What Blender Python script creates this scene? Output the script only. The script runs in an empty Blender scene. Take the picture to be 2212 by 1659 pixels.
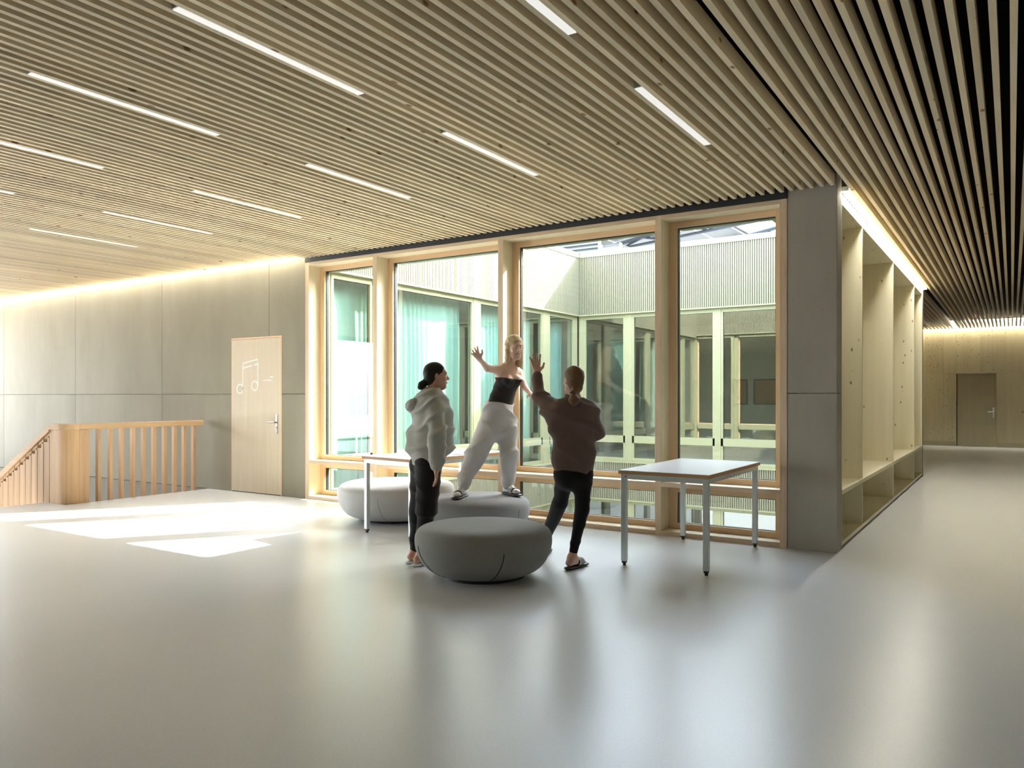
import bpy, bmesh, math, random
import numpy as np
from mathutils import Vector, Matrix

# ---------------------------------------------------------------- camera, sky, sun, exposure
S = bpy.context.scene
COL = S.collection
EYE = 1.40
YAW = math.radians(32.8)
FW = Vector((-math.sin(YAW), math.cos(YAW), 0)); RT = Vector((math.cos(YAW), math.sin(YAW), 0)); UP = Vector((0, 0, 1))
FPX = 1676.0
cam = bpy.data.objects.new('camera', bpy.data.cameras.new('camera'))
COL.objects.link(cam)
cam.location = (0, 0, EYE); cam.rotation_euler = (math.pi/2, 0, YAW)
cam.data.sensor_width = 36; cam.data.lens = 36*FPX/2212; cam.data.shift_y = 25.5/2212
cam.data.clip_start = .05; cam.data.clip_end = 400
S.camera = cam

W = bpy.data.worlds.new('sky'); S.world = W; W.use_nodes = True
wn = W.node_tree.nodes; wn.clear()
sky = wn.new('ShaderNodeTexSky'); sky.sky_type = 'NISHITA'; sky.sun_disc = False
sky.sun_elevation = math.radians(35.5); sky.sun_rotation = math.radians(35); sky.air_density = 1.0; sky.dust_density = 3.0
bgn = wn.new('ShaderNodeBackground'); bgn.inputs[1].default_value = 0.19
hz = wn.new('ShaderNodeMixRGB'); hz.inputs[0].default_value = .5; hz.inputs[2].default_value = (4.6, 4.7, 4.9, 1)
won = wn.new('ShaderNodeOutputWorld')
W.node_tree.links.new(sky.outputs[0], hz.inputs[1]); W.node_tree.links.new(hz.outputs[0], bgn.inputs[0]); W.node_tree.links.new(bgn.outputs[0], won.inputs[0])

sd = bpy.data.lights.new('sun', 'SUN'); sd.energy = 2.0; sd.angle = math.radians(.53); sd.color = (1, .965, .9)
so = bpy.data.objects.new('sun', sd); COL.objects.link(so)
so.rotation_euler = Vector((-.80, -1.13, -1)).to_track_quat('-Z', 'Y').to_euler(); so.location = (5, 25, 20)

vs = S.view_settings
vs.view_transform = 'Standard'; vs.look = 'None'; vs.gamma = 1; vs.use_curve_mapping = False
vs.exposure = 3.88
S.cycles.max_bounces = 9; S.cycles.diffuse_bounces = 5; S.cycles.glossy_bounces = 4
S.cycles.transparent_max_bounces = 16; S.cycles.transmission_bounces = 4
S.cycles.sample_clamp_indirect = 6; S.cycles.caustics_reflective = False; S.cycles.caustics_refractive = False
random.seed(4)

# ---------------------------------------------------------------- materials
def newmat(name):
    m = bpy.data.materials.new(name); m.use_nodes = True
    nt = m.node_tree; b = nt.nodes['Principled BSDF']
    return m, nt, b
def plain(name, c, rough=.6, metal=0, spec=.5, emit=None, es=0):
    m, nt, b = newmat(name)
    b.inputs['Base Color'].default_value = (*c, 1); b.inputs['Roughness'].default_value = rough
    b.inputs['Metallic'].default_value = metal; b.inputs['Specular IOR Level'].default_value = spec
    if emit: b.inputs['Emission Color'].default_value = (*emit, 1); b.inputs['Emission Strength'].default_value = es
    return m
def coords(nt, scale, rnd=True, obj=True):
    N = nt.nodes; L = nt.links
    tc = N.new('ShaderNodeTexCoord'); src = tc.outputs['Object']
    if rnd:
        oi = N.new('ShaderNodeObjectInfo'); mu = N.new('ShaderNodeVectorMath'); mu.operation = 'SCALE'
        cb = N.new('ShaderNodeCombineXYZ')
        for i in range(3): L.new(oi.outputs['Random'], cb.inputs[i])
        L.new(cb.outputs[0], mu.inputs[0]); mu.inputs['Scale'].default_value = 37
        ad = N.new('ShaderNodeVectorMath'); L.new(src, ad.inputs[0]); L.new(mu.outputs[0], ad.inputs[1]); src = ad.outputs[0]
    mp = N.new('ShaderNodeMapping'); mp.inputs['Scale'].default_value = scale; L.new(src, mp.inputs[0])
    return mp.outputs[0]
def ramp(nt, fac, stops):
    r = nt.nodes.new('ShaderNodeValToRGB'); nt.links.new(fac, r.inputs[0])
    e = r.color_ramp.elements
    e[0].position, e[0].color = stops[0][0], (*stops[0][1], 1); e[1].position, e[1].color = stops[-1][0], (*stops[-1][1], 1)
    for p, c in stops[1:-1]:
        q = e.new(p); q.color = (*c, 1)
    return r.outputs[0]
def mix(nt, f, a, b, mode='MIX'):
    m = nt.nodes.new('ShaderNodeMixRGB'); m.blend_type = mode
    for i, v in enumerate((f, a, b)):
        if isinstance(v, (int, float)): m.inputs[i].default_value = v
        elif isinstance(v, tuple): m.inputs[i].default_value = (*v, 1)
        else: nt.links.new(v, m.inputs[i])
    return m.outputs[0]
def noise(nt, vec, scale, detail=4, rough=.6):
    n = nt.nodes.new('ShaderNodeTexNoise'); nt.links.new(vec, n.inputs['Vector'])
    n.inputs['Scale'].default_value = scale; n.inputs['Detail'].default_value = detail; n.inputs['Roughness'].default_value = rough
    return n.outputs['Fac']
def bump(nt, b, h, s, d=.01):
    k = nt.nodes.new('ShaderNodeBump'); k.inputs['Strength'].default_value = s; k.inputs['Distance'].default_value = d
    nt.links.new(h, k.inputs['Height']); nt.links.new(k.outputs[0], b.inputs['Normal'])
def wood(name, c1, c2, axis=2, rough=.55, knots=0.0, knotc=(.25, .12, .05), redder=0.0, gscale=1.0, vary=.12, ks=.07):
    """axis = grain direction"""
    m, nt, b = newmat(name)
    sc = [22*gscale]*3; sc[axis] = .9*gscale
    g = noise(nt, coords(nt, sc), 1.0, 5, .65)
    sc2 = [3.0]*3; sc2[axis] = .35
    g2 = noise(nt, coords(nt, sc2), 1.0, 2, .5)
    c = ramp(nt, g, [(.3, c2), (.62, c1)])
    dk = tuple(x*.86 for x in c1)
    c = mix(nt, g2, c, mix(nt, .45, c, dk))
    if vary:
        oi = nt.nodes.new('ShaderNodeObjectInfo')
        w = ramp(nt, oi.outputs['Random'], [(0, (1-vary,)*3), (1, (1+vary*.3,)*3)])
        c = mix(nt, 1.0, c, w, 'MULTIPLY')
    if knots:
        sc3 = [6.0]*3; sc3[axis] = 3.0
        v = nt.nodes.new('ShaderNodeTexVoronoi'); nt.links.new(coords(nt, sc3), v.inputs['Vector']); v.inputs['Scale'].default_value = knots
        sel = ramp(nt, v.outputs['Color'], [(.62, (0, 0, 0)), (.66, (1, 1, 1))])
        k = ramp(nt, v.outputs['Distance'], [(ks, (1, 1, 1)), (ks*1.7, (0, 0, 0))])
        c = mix(nt, mix(nt, 1.0, k, sel, 'MULTIPLY'), c, knotc)
    nt.links.new(c, b.inputs['Base Color']); b.inputs['Roughness'].default_value = rough
    b.inputs['Specular IOR Level'].default_value = .3
    return m
def concrete(name, c1, c2, holes=True):
    m, nt, b = newmat(name)
    n1 = noise(nt, coords(nt, (1, 1, .35)), 1.3, 6, .6)
    n2 = noise(nt, coords(nt, (9, 9, .8)), 1.0, 3, .6)
    c = ramp(nt, n1, [(.32, c2), (.68, c1)])
    c = mix(nt, .05, c, ramp(nt, n2, [(.35, tuple(x*.7 for x in c2)), (.65, c1)]))
    v = nt.nodes.new('ShaderNodeTexVoronoi'); nt.links.new(coords(nt, (7, 7, 7)), v.inputs['Vector']); v.inputs['Scale'].default_value = 1.5
    k = ramp(nt, v.outputs['Distance'], [(.025, (1, 1, 1)), (.05, (0, 0, 0))])
    c = mix(nt, k, c, tuple(x*.45 for x in c2))
    nt.links.new(c, b.inputs['Base Color']); b.inputs['Roughness'].default_value = .7; b.inputs['Specular IOR Level'].default_value = .25
    bump(nt, b, n1, .15, .02)
    return m
def fabric(name, c, c2, scale=260, rough=.95, b_s=.25):
    m, nt, b = newmat(name)
    n = noise(nt, coords(nt, (1, 1, 1), rnd=False), scale, 2, .7)
    n2 = noise(nt, coords(nt, (1, 1, 1), rnd=False), 5, 3, .6)
    k = mix(nt, .25, ramp(nt, n, [(.3, c2), (.7, c)]), ramp(nt, n2, [(.3, c2), (.7, c)]))
    nt.links.new(k, b.inputs['Base Color']); b.inputs['Roughness'].default_value = rough
    b.inputs['Specular IOR Level'].default_value = .15; b.inputs['Sheen Weight'].default_value = .15
    bump(nt, b, n, b_s, .004)
    return m
def glassmat(name, tint=(.93, .97, .95), refl=1.0):
    m = bpy.data.materials.new(name); m.use_nodes = True; nt = m.node_tree; N = nt.nodes; N.clear()
    t = N.new('ShaderNodeBsdfTransparent'); t.inputs[0].default_value = (*tint, 1)
    g = N.new('ShaderNodeBsdfGlossy'); g.inputs['Roughness'].default_value = .0; g.inputs[0].default_value = (1, 1, 1, 1)
    f = N.new('ShaderNodeFresnel')
    ge = N.new('ShaderNodeNewGeometry'); mr = N.new('ShaderNodeMapRange'); mr.inputs['To Min'].default_value = 1.52; mr.inputs['To Max'].default_value = 1/1.52
    nt.links.new(ge.outputs['Backfacing'], mr.inputs['Value']); nt.links.new(mr.outputs[0], f.inputs[0])
    mu = N.new('ShaderNodeMath'); mu.operation = 'MULTIPLY'; mu.use_clamp = True; mu.inputs[1].default_value = refl
    x = N.new('ShaderNodeMixShader'); o = N.new('ShaderNodeOutputMaterial')
    nt.links.new(f.outputs[0], mu.inputs[0]); nt.links.new(mu.outputs[0], x.inputs[0]); nt.links.new(t.outputs[0], x.inputs[1]); nt.links.new(g.outputs[0], x.inputs[2])
    nt.links.new(x.outputs[0], o.inputs[0])
    return m

M = {}
M['slat'] = wood('slat_spruce', (.95, .84, .62), (.86, .68, .44), axis=1, knots=1.6, ks=.10, knotc=(.32, .17, .07), vary=.20)
M['black'] = plain('black_backing', (.006, .006, .007), .9, spec=.1)
M['anthracite'] = plain('anthracite_band', (.022, .026, .030), .6)
M['frame'] = wood('spruce_frame', (.83, .60, .38), (.72, .48, .27), axis=2, vary=.05)
M['frame_h'] = wood('spruce_frame_across', (.83, .60, .38), (.72, .48, .27), axis=0, vary=.05)
M['ply'] = wood('laminated_front', (.80, .64, .46), (.62, .44, .28), axis=2, vary=.05)
M['ply_h'] = wood('laminated_front_across', (.80, .64, .46), (.62, .44, .28), axis=0, vary=.05)
M['reveal'] = wood('pale_spruce_reveal', (.88, .78, .58), (.80, .68, .47), axis=2, knots=.6, knotc=(.5, .3, .16), vary=.04)
M['reveal_h'] = wood('pale_spruce_reveal_across', (.88, .78, .58), (.80, .68, .47), axis=0, knots=.6, knotc=(.5, .3, .16), vary=.04)
M['shelf'] = wood('pale_spruce_board', (.90, .85, .65), (.84, .76, .55), axis=2, knots=2.4, ks=.10, knotc=(.36, .22, .11), gscale=.6, vary=.06)
M['shelf_h'] = wood('pale_spruce_board_along', (.90, .85, .65), (.84, .76, .55), axis=1, knots=2.4, ks=.10, knotc=(.36, .22, .11), gscale=.6, vary=.06)
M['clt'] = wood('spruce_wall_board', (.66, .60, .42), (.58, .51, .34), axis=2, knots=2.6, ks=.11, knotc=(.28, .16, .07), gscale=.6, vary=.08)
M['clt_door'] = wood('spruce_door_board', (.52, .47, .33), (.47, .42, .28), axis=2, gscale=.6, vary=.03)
M['door'] = wood('pale_ash_door', (.68, .58, .44), (.61, .51, .37), axis=2, gscale=.7, vary=.02)
M['stair'] = wood('larch_balustrade', (.66, .44, .26), (.54, .33, .17), axis=2, vary=.16)
M['stair_y'] = wood('larch_handrail', (.70, .48, .29), (.60, .38, .20), axis=1, vary=.05)
M['stair_x'] = wood('larch_handrail_sloping', (.70, .48, .29), (.60, .38, .20), axis=0, vary=.05)
M['concrete'] = concrete('smooth_concrete', (.33, .305, .235), (.275, .25, .185))
M['pillar'] = concrete('pillar_concrete', (.47, .44, .375), (.37, .345, .295))
M['slab'] = concrete('rough_slab', (.30, .28, .22), (.20, .185, .14))
M['alu'] = plain('galvanised_steel', (.66, .72, .72), .32, .45)
M['steel'] = plain('brushed_steel', (.36, .345, .31), .35, 1)
M['plastic'] = plain('black_plastic', (.012, .012, .013), .5)
M['tabletop'] = plain('pale_grey_laminate', (.74, .76, .80), .28)
M['edge'] = wood('beech_edge', (.62, .36, .19), (.52, .28, .14), axis=0, vary=0)
M['white'] = plain('white_print', (.92, .93, .92), .5)
M['paper'] = plain('white_paper', (.88, .87, .88), .6)
M['red'] = plain('red_print', (.7, .05, .04), .5)
M['clad'] = plain('pale_green_metal', (.275, .265, .185), .5, 0, .5)
M['cladframe'] = plain('pale_green_frame', (.36, .36, .22), .45)
M['gasket'] = plain('dark_gasket', (.02, .025, .03), .4)
M['glass'] = glassmat('clear_glass', (.95, .98, .96), 1.0)
M['glass_far'] = glassmat('far_glass', (.94, .98, .965), 1.8)
M['curtain'] = None
M['room'] = plain('far_room_wall', (.42, .38, .30), .8)
M['roomfloor'] = plain('far_room_floor', (.35, .34, .32), .5)
M['panel'] = plain('brown_picture', (.30, .17, .09), .7)
M['bounce_ground'] = plain('pale_bounce_ground', (.74, .72, .67), .9)  # for unseen outdoor slabs added to bounce daylight up to the ceiling
M['ground'] = plain('courtyard_gravel', (.40, .42, .30), .9)
M['roofsheet'] = plain('grey_roof_sheet', (.10, .105, .115), .8)
M['truss'] = plain('blue_grey_steel', (.035, .045, .07), .6, .0)
M['louver'] = plain('grey_louvre', (.22, .24, .28), .6, .0)
M['lamp'] = plain('led_diffuser', (.34, .34, .33), .5, emit=(1, .98, .94), es=.05)
M['cove'] = plain('led_cove', (1, 1, 1), .5, emit=(1, .97, .88), es=9)
M['cove_far'] = plain('led_cove_far', (1, 1, 1), .5, emit=(1, .95, .80), es=8)
M['strip'] = plain('led_strip', (1, 1, 1), .5, emit=(1, .97, .86), es=4)

# curtain
m, nt, b = newmat('mint_curtain')
b.inputs['Base Color'].default_value = (.48, .74, .68, 1); b.inputs['Roughness'].default_value = .9
tr = nt.nodes.new('ShaderNodeBsdfTranslucent'); tr.inputs[0].default_value = (.50, .77, .71, 1)
mx = nt.nodes.new('ShaderNodeMixShader'); mx.inputs[0].default_value = .35
nt.links.new(b.outputs[0], mx.inputs[1]); nt.links.new(tr.outputs[0], mx.inputs[2]); nt.links.new(mx.outputs[0], nt.nodes['Material Output'].inputs[0])
M['curtain'] = m
# floor
m, nt, b = newmat('grey_resin_floor')
v0 = coords(nt, (1, 1, 1), rnd=False)
n1 = noise(nt, v0, .6, 5, .6); n2 = noise(nt, v0, 90, 2, .6)
c = ramp(nt, n1, [(.3, (.65, .675, .71)), (.7, (.69, .715, .75))])
c = mix(nt, .12, c, ramp(nt, n2, [(.35, (.40, .40, .40)), (.65, (.78, .78, .78))]))
nt.links.new(c, b.inputs['Base Color'])
b.inputs['Roughness'].default_value = .30; b.inputs['Specular IOR Level'].default_value = .62
M['floor'] = m

# ---------------------------------------------------------------- helpers
def tag(o, label=None, cat=None, group=None, kind=None):
    if label: o['label'] = label
    if cat: o['category'] = cat
    if group: o['group'] = group
    if kind: o['kind'] = kind
    return o
def empty(name, loc=(0, 0, 0), rz=0, **k):
    o = bpy.data.objects.new(name, None); COL.objects.link(o); o.location = loc; o.rotation_euler = (0, 0, rz); o.empty_display_size = .1
    return tag(o, **k)
def link(name, me, parent=None, loc=(0, 0, 0)):
    o = bpy.data.objects.new(name, me); COL.objects.link(o); o.parent = parent; o.location = loc
    return o
class MB:
    """collects simple solids, links them as one mesh object"""
    def __init__(s): s.v = []; s.f = []
    def add(s, vs_, fs):
        n = len(s.v); s.v += [tuple(p) for p in vs_]; s.f += [tuple(i+n for i in f) for f in fs]; return s
    def box(s, a, b, mat=None):
        x0, y0, z0 = a; x1, y1, z1 = b
        v = [(x0, y0, z0), (x1, y0, z0), (x1, y1, z0), (x0, y1, z0), (x0, y0, z1), (x1, y0, z1), (x1, y1, z1), (x0, y1, z1)]
        if mat: v = [mat @ Vector(p) for p in v]
        return s.add(v, [(0, 3, 2, 1), (4, 5, 6, 7), (0, 1, 5, 4), (1, 2, 6, 5), (2, 3, 7, 6), (3, 0, 4, 7)])
    def prism(s, pts, z0, z1, axis=2):
        n = len(pts)
        def w(p, z): return (p[0], p[1], z) if axis == 2 else ((p[0], z, p[1]) if axis == 1 else (z, p[0], p[1]))
        v = [w(p, z0) for p in pts]+[w(p, z1) for p in pts]
        return s.add(v, [tuple(range(n))[::-1], tuple(range(n, 2*n))]+[(i, (i+1) % n, n+(i+1) % n, n+i) for i in range(n)])
    def tube(s, a, b, r, seg=10, r2=None):
        a = Vector(a); b = Vector(b); d = (b-a).normalized(); u = d.orthogonal().normalized(); w = d.cross(u); r2 = r if r2 is None else r2
        v = [a+(u*math.cos(t)+w*math.sin(t))*r for t in [2*math.pi*i/seg for i in range(seg)]]+[b+(u*math.cos(t)+w*math.sin(t))*r2 for t in [2*math.pi*i/seg for i in range(seg)]]
        return s.add(v, [tuple(range(seg))[::-1], tuple(range(seg, 2*seg))]+[(i, (i+1) % seg, seg+(i+1) % seg, seg+i) for i in range(seg)])
    def path(s, pts, r, seg=6):
        for p, q in zip(pts, pts[1:]): s.tube(p, q, r, seg)
        return s
    def mesh(s, name, mat, bevel=0, smooth=False):
        me = bpy.data.meshes.new(name); me.from_pydata(s.v, [], s.f)
        bm = bmesh.new(); bm.from_mesh(me)
        bmesh.ops.recalc_face_normals(bm, faces=bm.faces)
        if bevel: bmesh.ops.bevel(bm, geom=list(bm.edges), offset=bevel, segments=1, affect='EDGES')
        bm.to_mesh(me); bm.free()
        if smooth: me.polygons.foreach_set('use_smooth', [True]*len(me.polygons))
        me.materials.append(M[mat] if isinstance(mat, str) else mat)
        return me
    def build(s, name, mat, parent=None, bevel=0, smooth=False, loc=(0, 0, 0)):
        return link(name, s.mesh(name, mat, bevel, smooth), parent, loc)
def box(name, a, b, mat, parent=None, bevel=0):
    return MB().box(a, b).build(name, mat, parent, bevel)
def struct(o, label=None): return tag(o, label, kind='structure')

# ---------------------------------------------------------------- room shell
CEIL = 3.265; YW = 7.36; XP = -1.307; XR = 2.2; YB = -5.0; XL = -17.6; YE = 24.9
# floor: around the stair opening
fl = empty('floor'); struct(fl, 'light grey polished resin floor')
MB().box((-10.2, YB, -.3), (XR, YW+.4, 0)).box((-10.65, YB, -.3), (-10.2, 5.26, 0)).box((XL, YB, -.3), (-10.65, 1.0, 0)).box((XP-.45, YW+.4, -.3), (XR, 15.2, 0)).box((-2.6, 15.2, -.3), (XR, YE+.4, 0)).build('floor_slab', 'floor', fl)
box('floor_edge', (-10.668, 1.0, -.3), (-10.652, 5.25, .001), 'white', fl)

# left concrete wall made of panels, with the doorway left out
wl = empty('wall_left'); struct(wl, 'concrete wall with fine formwork joints')
xs = [XL, -16.553, -13.938, -11.367, -8.831, -8.092]
g = .004
for i in range(len(xs)-1):
    a, b = xs[i]+g, xs[i+1]-g
    if i < 3:
        for z0, z1 in ((0+g, 1.425-g), (1.425+g, CEIL+.12)):
            box('concrete_panel', (a, YW, z0), (b, YW+.3, z1), 'concrete', wl)
DX0, DX1, DZ = -9.655, -8.560, 2.245
box('concrete_panel', (xs[3]+g, YW, g), (DX0, YW+.3, 1.425-g), 'concrete', wl)
MB().box((xs[3]+g, YW, 1.425+g), (DX0, YW+.3, DZ)).box((xs[3]+g, YW, DZ), (xs[4]-g, YW+.3, CEIL+.12)).build('concrete_panel', 'concrete', wl)
box('concrete_panel', (DX1, YW, g), (xs[5], YW+.3, 1.425-g), 'concrete', wl)
MB().box((DX1, YW, 1.425+g), (xs[5], YW+.3, DZ)).box((xs[4]+g, YW, DZ), (xs[5], YW+.3, CEIL+.12)).build('concrete_panel', 'concrete', wl)
box('joint_backing', (XL, YW+.02, -.0), (DX0, YW+.32, CEIL+.12), 'slab', wl)
box('joint_backing', (DX0, YW+.02, DZ), (DX1, YW+.32, CEIL+.12), 'slab', wl)
box('joint_backing', (DX1, YW+.02, 0), (xs[5]-.001, YW+.32, CEIL+.12), 'slab', wl)
box('slab_edge', (XL, YW+.02, -3.6), (-10.2, YW+.3, -.006), 'slab', wl)

# pillar
pl = empty('wall_pillar', (-1.52, 7.48, 0)); struct(pl, 'concrete pillar between the glazing and the shelving')
def inp(o, p): o.location = -p.location
p1 = box('concrete_block', (-1.735, YW, .0), (XP, 7.585, 1.421), 'pillar', pl, .004); p1.location = -pl.location
p2 = box('concrete_block', (-1.735, YW, 1.425), (XP, 7.585, CEIL+.12), 'pillar', pl, .004); p2.location = -pl.location

# ceiling: black backing, slats
ce = empty('ceiling'); struct(ce, 'ceiling of narrow spruce slats below a black backing')
MB().box((XL, YB, 3.50), (XR, YW+.3, 3.6)).box((-1.8, YW+.3, 3.50), (XR, 15.2, 3.6)).box((-2.6, 15.2, 3.50), (XR, YE+.4, 3.6)).build('backing_board', 'black', ce)
PITCH = .0871; SW = .034; SH = .10
def slatmesh(y0, y1): return MB().box((-SW, y0, CEIL), (0, y1, CEIL+SH)).mesh('slat', 'slat')
long_ = slatmesh(YB+.02, YW-.035); short_ = slatmesh(YB+.02, YW-.14); hall_ = slatmesh(YB+.02, YE-.12)
LAMPK = {7, 24, 40, 57}
k = 0
while True:
    x = -1.319-PITCH*k
    if x < XL+.1: break
    link('slat', long_ if x > -8.1 else short_, ce, (x, 0, 0)); k += 1
k = 1
while True:
    x = -1.319+.012+PITCH*k+.025
    if x > XR-.02: break
    link('slat', hall_, ce, (x, 0, 0)); k += 1

far_ = MB().box((-SW, 15.42, CEIL), (0, YE-.12, CEIL+SH)).mesh('slat', 'slat')
for k in range(1, 12): link('slat', far_, ce, (-1.282-PITCH*k+.0, 0, 0))
# black band and head above the glazing
box('trim_1', (-8.09, YW-.012, 3.212), (-1.737, YW+.03, 3.52), 'anthracite').__setitem__('kind', 'structure')
struct(box('trim_2', (-8.09, YW+.03, 3.215), (-1.737, 7.70, 3.52), 'black'))

# outer shell out of view
wr = struct(box('wall_right', (XR, YB, 0), (XR+.2, YE+.2, 3.6), 'pillar'))
wf = empty('wall_back'); struct(wf)
bw = MB().box((XL, YB-.2, 3.15), (XR, YB, 3.6)).box((XL, YB-.2, 0), (XR, YB, .05))
bw.box((XL, YB-.2, .05), (XR, YB, 3.15))
bw.build('back_wall_face', 'concrete', wf)
struct(box('floor_bounce', (-40, -45, -.35), (25, YB-.2, -.05), 'bounce_ground'))  # unseen slab behind the back wall, added as a light bouncer
struct(box('floor_bounce', (-60, YB-.2, -.35), (XL-.2, 30, -.05), 'bounce_ground'))  # unseen slab added to bounce light in through the left openings
lw = MB().box((XL-.2, YB-.2, -3.6), (XL, YW+.3, .05)).box((XL-.2, YB-.2, 3.15), (XL, YW+.3, 3.6))  # unseen left end, openings added to let daylight reach the slat undersides
for q in (YB-.2, -1.9, 1.2, 4.3, YW-.0): lw.box((XL-.2, q, .05), (XL, q+.3, 3.15))
struct(lw.build('wall_daylight_openings', 'concrete'))
struct(MB().box((XL, .7, -3.7), (-10.0, YW, -3.6)).box((XL, .8, -3.6), (-10.2, 1.0, -.3)).build('floor_stairwell', 'slab'))

# end wall of the corridor
we = empty('wall_end'); struct(we, 'spruce board wall at the far end of the corridor')
EX0, EX1, EZ = -1.315, -.345, 2.04
jx = [-2.5, -2.06, -1.62, -1.315, -.739, -.345, -.116, .3, .8, 1.4, XR]
for a, b in zip(jx, jx[1:]):
    if not (a >= EX0-.001 and b <= EX1+.001): box('wall_board', (a+.002, YE, .13), (b-.002, YE+.05, EZ-.002), 'clt', we)
    box('wall_board', (a+.002, YE, EZ+.002), (b-.002, YE+.05, 3.40), 'clt', we)
box('joint_backing', (-2.5, YE+.05, .0), (EX0, YE+.2, 3.5), 'clt', we); box('joint_backing', (EX1, YE+.05, 0), (XR, YE+.2, 3.5), 'clt', we)
box('joint_backing', (EX0, YE+.05, EZ), (EX1, YE+.2, 3.5), 'clt', we)
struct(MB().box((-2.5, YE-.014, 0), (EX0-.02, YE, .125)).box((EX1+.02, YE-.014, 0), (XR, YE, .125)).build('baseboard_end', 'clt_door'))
box('light_leak_backing', (-2.7, YE+.21, -.3), (XR+.2, YE+.4, 3.6), 'clt', we)  # unseen backing added to keep outside light from leaking through the door gaps
# corridor wall behind the shelving
struct(box('wall_corridor', (-2.5, 15.22, 0), (-2.3, YE, 3.5), 'clt'))

def lever(parent, x, y, z, sgn, mat='steel', wide=.036):
    """door furniture: long plate, lever, cylinder; sgn = lever direction; faces -Y"""
    pts = []
    for i in range(9): t = math.pi*i/8; pts.append((x+wide/2*math.cos(t), z+.10+wide/2*math.sin(t)))
    for i in range(9): t = math.pi+math.pi*i/8; pts.append((x+wide/2*math.cos(t), z-.14+wide/2*math.sin(t)))
    MB().prism(pts, y-.008, y, axis=1).build('handle_plate', mat, parent)
    MB().tube((x, y-.005, z), (x, y-.05, z), .010).tube((x-sgn*.008, y-.05, z), (x+sgn*.13, y-.052, z+.002), .010).build('handle', mat, parent)
    MB().tube((x, y-.002, z-.07), (x, y-.016, z-.07), .010).build('lock_cylinder', mat, parent)

# music room door
d1 = empty('door_1', (-9.1, YW, 0)); tag(d1, 'pale wooden door with a white music note, left of the glazing', kind='structure')
def child(o, p): o.parent = p; o.matrix_parent_inverse = Matrix.Translation(-Vector(p.location)); return o
def cbox(n, a, b, m, p, bevel=0):
    return child(box(n, a, b, m, None, bevel), p)
cbox('door_leaf', (-9.636, YW-.004, .012), (-8.585, YW+.045, 2.215), 'door', d1, .002)
child(MB().box((DX0+.002, YW+.0, .001), (-9.64, YW+.12, DZ-.002)).box((-8.582, YW-.004, .001), (DX1-.002, YW+.12, DZ-.002)).box((DX0+.002, YW-.002, 2.221), (DX1-.002, YW+.12, DZ-.002)).build('door_frame', 'frame'), d1)
cbox('threshold', (-9.64, YW+.002, .0005), (-8.583, YW+.08, .011), 'plastic', d1)
cbox('door_backing', (DX0, YW+.12, 0), (DX1, YW+.3, DZ), 'slab', d1)
e = empty('lever_set', (0, 0, 0)); e.parent = d1; e.matrix_parent_inverse = Matrix.Translation(-Vector(d1.location))
lever(e, -8.662, YW-.004, 1.027, -1)
# music note print: two rings, two stems, double beam with a gap
yn = YW-.0055
nb = MB()
def strip2(nb, p, q, w=.014):
    p = Vector((p[0], 0, p[1])); q = Vector((q[0], 0, q[1])); d = (q-p).normalized(); n = Vector((-d.z, 0, d.x))*w/2
    a, b_, c_, d_ = p-n, q-n, q+n, p+n
    nb.prism([(a.x, a.z), (b_.x, b_.z), (c_.x, c_.z), (d_.x, d_.z)], yn-.001, yn+.0012, axis=1)
def ring(nb, cx, cz, r, w=.014):
    n = 28
    for i in range(n):
        t0, t1 = 2*math.pi*i/n, 2*math.pi*(i+1)/n
        P = [(cx+(r+s*w/2)*math.cos(t), cz+(r+s*w/2)*math.sin(t)) for t, s in ((t0, -1), (t0, 1), (t1, 1), (t1, -1))]
        nb.prism(P, yn-.001, yn+.0012, axis=1)
NX = -9.39; 
ring(nb, NX-.066, 1.50, .066); ring(nb, NX+.262, 1.545, .066)
strip2(nb, (NX, 1.50), (NX, 1.872)); strip2(nb, (NX+.335, 1.545), (NX+.335, 1.925))
strip2(nb, (NX-.006, 1.868), (NX+.341, 1.925)); strip2(nb, (NX, 1.80), (NX+.205, 1.836)); strip2(nb, (NX+.25, 1.844), (NX+.335, 1.858))
child(nb.build('music_note', 'white'), d1)
# faint small lettering on the door
tb = MB(); rr = random.Random(2)
x = -8.945
while x < -8.74:
    w = rr.uniform(.006, .012); tb.box((x, yn-.0005, 1.612), (x+w, yn+.001, 1.612+rr.choice((.012, .017)))); x += w+.004
x = -8.80
while x < -8.74: tb.box((x, yn-.0005, 1.655), (x+.011, yn+.001, 1.677)); x += .016
child(tb.build('door_lettering', plain('off_white_print', (.88, .86, .78), .5)), d1)

# far door
d2 = empty('door_2', (-.83, YE, 0)); tag(d2, 'spruce door at the far end of the corridor', kind='structure')
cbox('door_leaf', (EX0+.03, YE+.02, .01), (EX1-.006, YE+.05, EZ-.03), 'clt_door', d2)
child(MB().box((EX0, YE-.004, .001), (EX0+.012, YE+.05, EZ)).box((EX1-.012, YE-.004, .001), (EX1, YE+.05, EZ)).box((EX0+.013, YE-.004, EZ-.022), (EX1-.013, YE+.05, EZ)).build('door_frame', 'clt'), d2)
cbox('reveal', (EX0+.013, YE+.0, .005), (EX0+.028, YE+.05, EZ-.024), 'black', d2)
e = empty('lever_set', (0, 0, 0)); e.parent = d2; e.matrix_parent_inverse = Matrix.Translation(-Vector(d2.location))
lever(e, -.425, YE+.02, .96, -1, M['alu'], .045)
dk = empty('key_switch', (.24, YE, .97), label='small round steel switch on the far end wall', cat='switch')
MB().tube((0, 0, 0), (0, -.02, 0), .025, 16).build('switch_body', 'steel', dk); MB().tube((0, -.02, 0), (0, -.024, 0), .012, 12).build('switch_core', 'plastic', dk)

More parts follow.
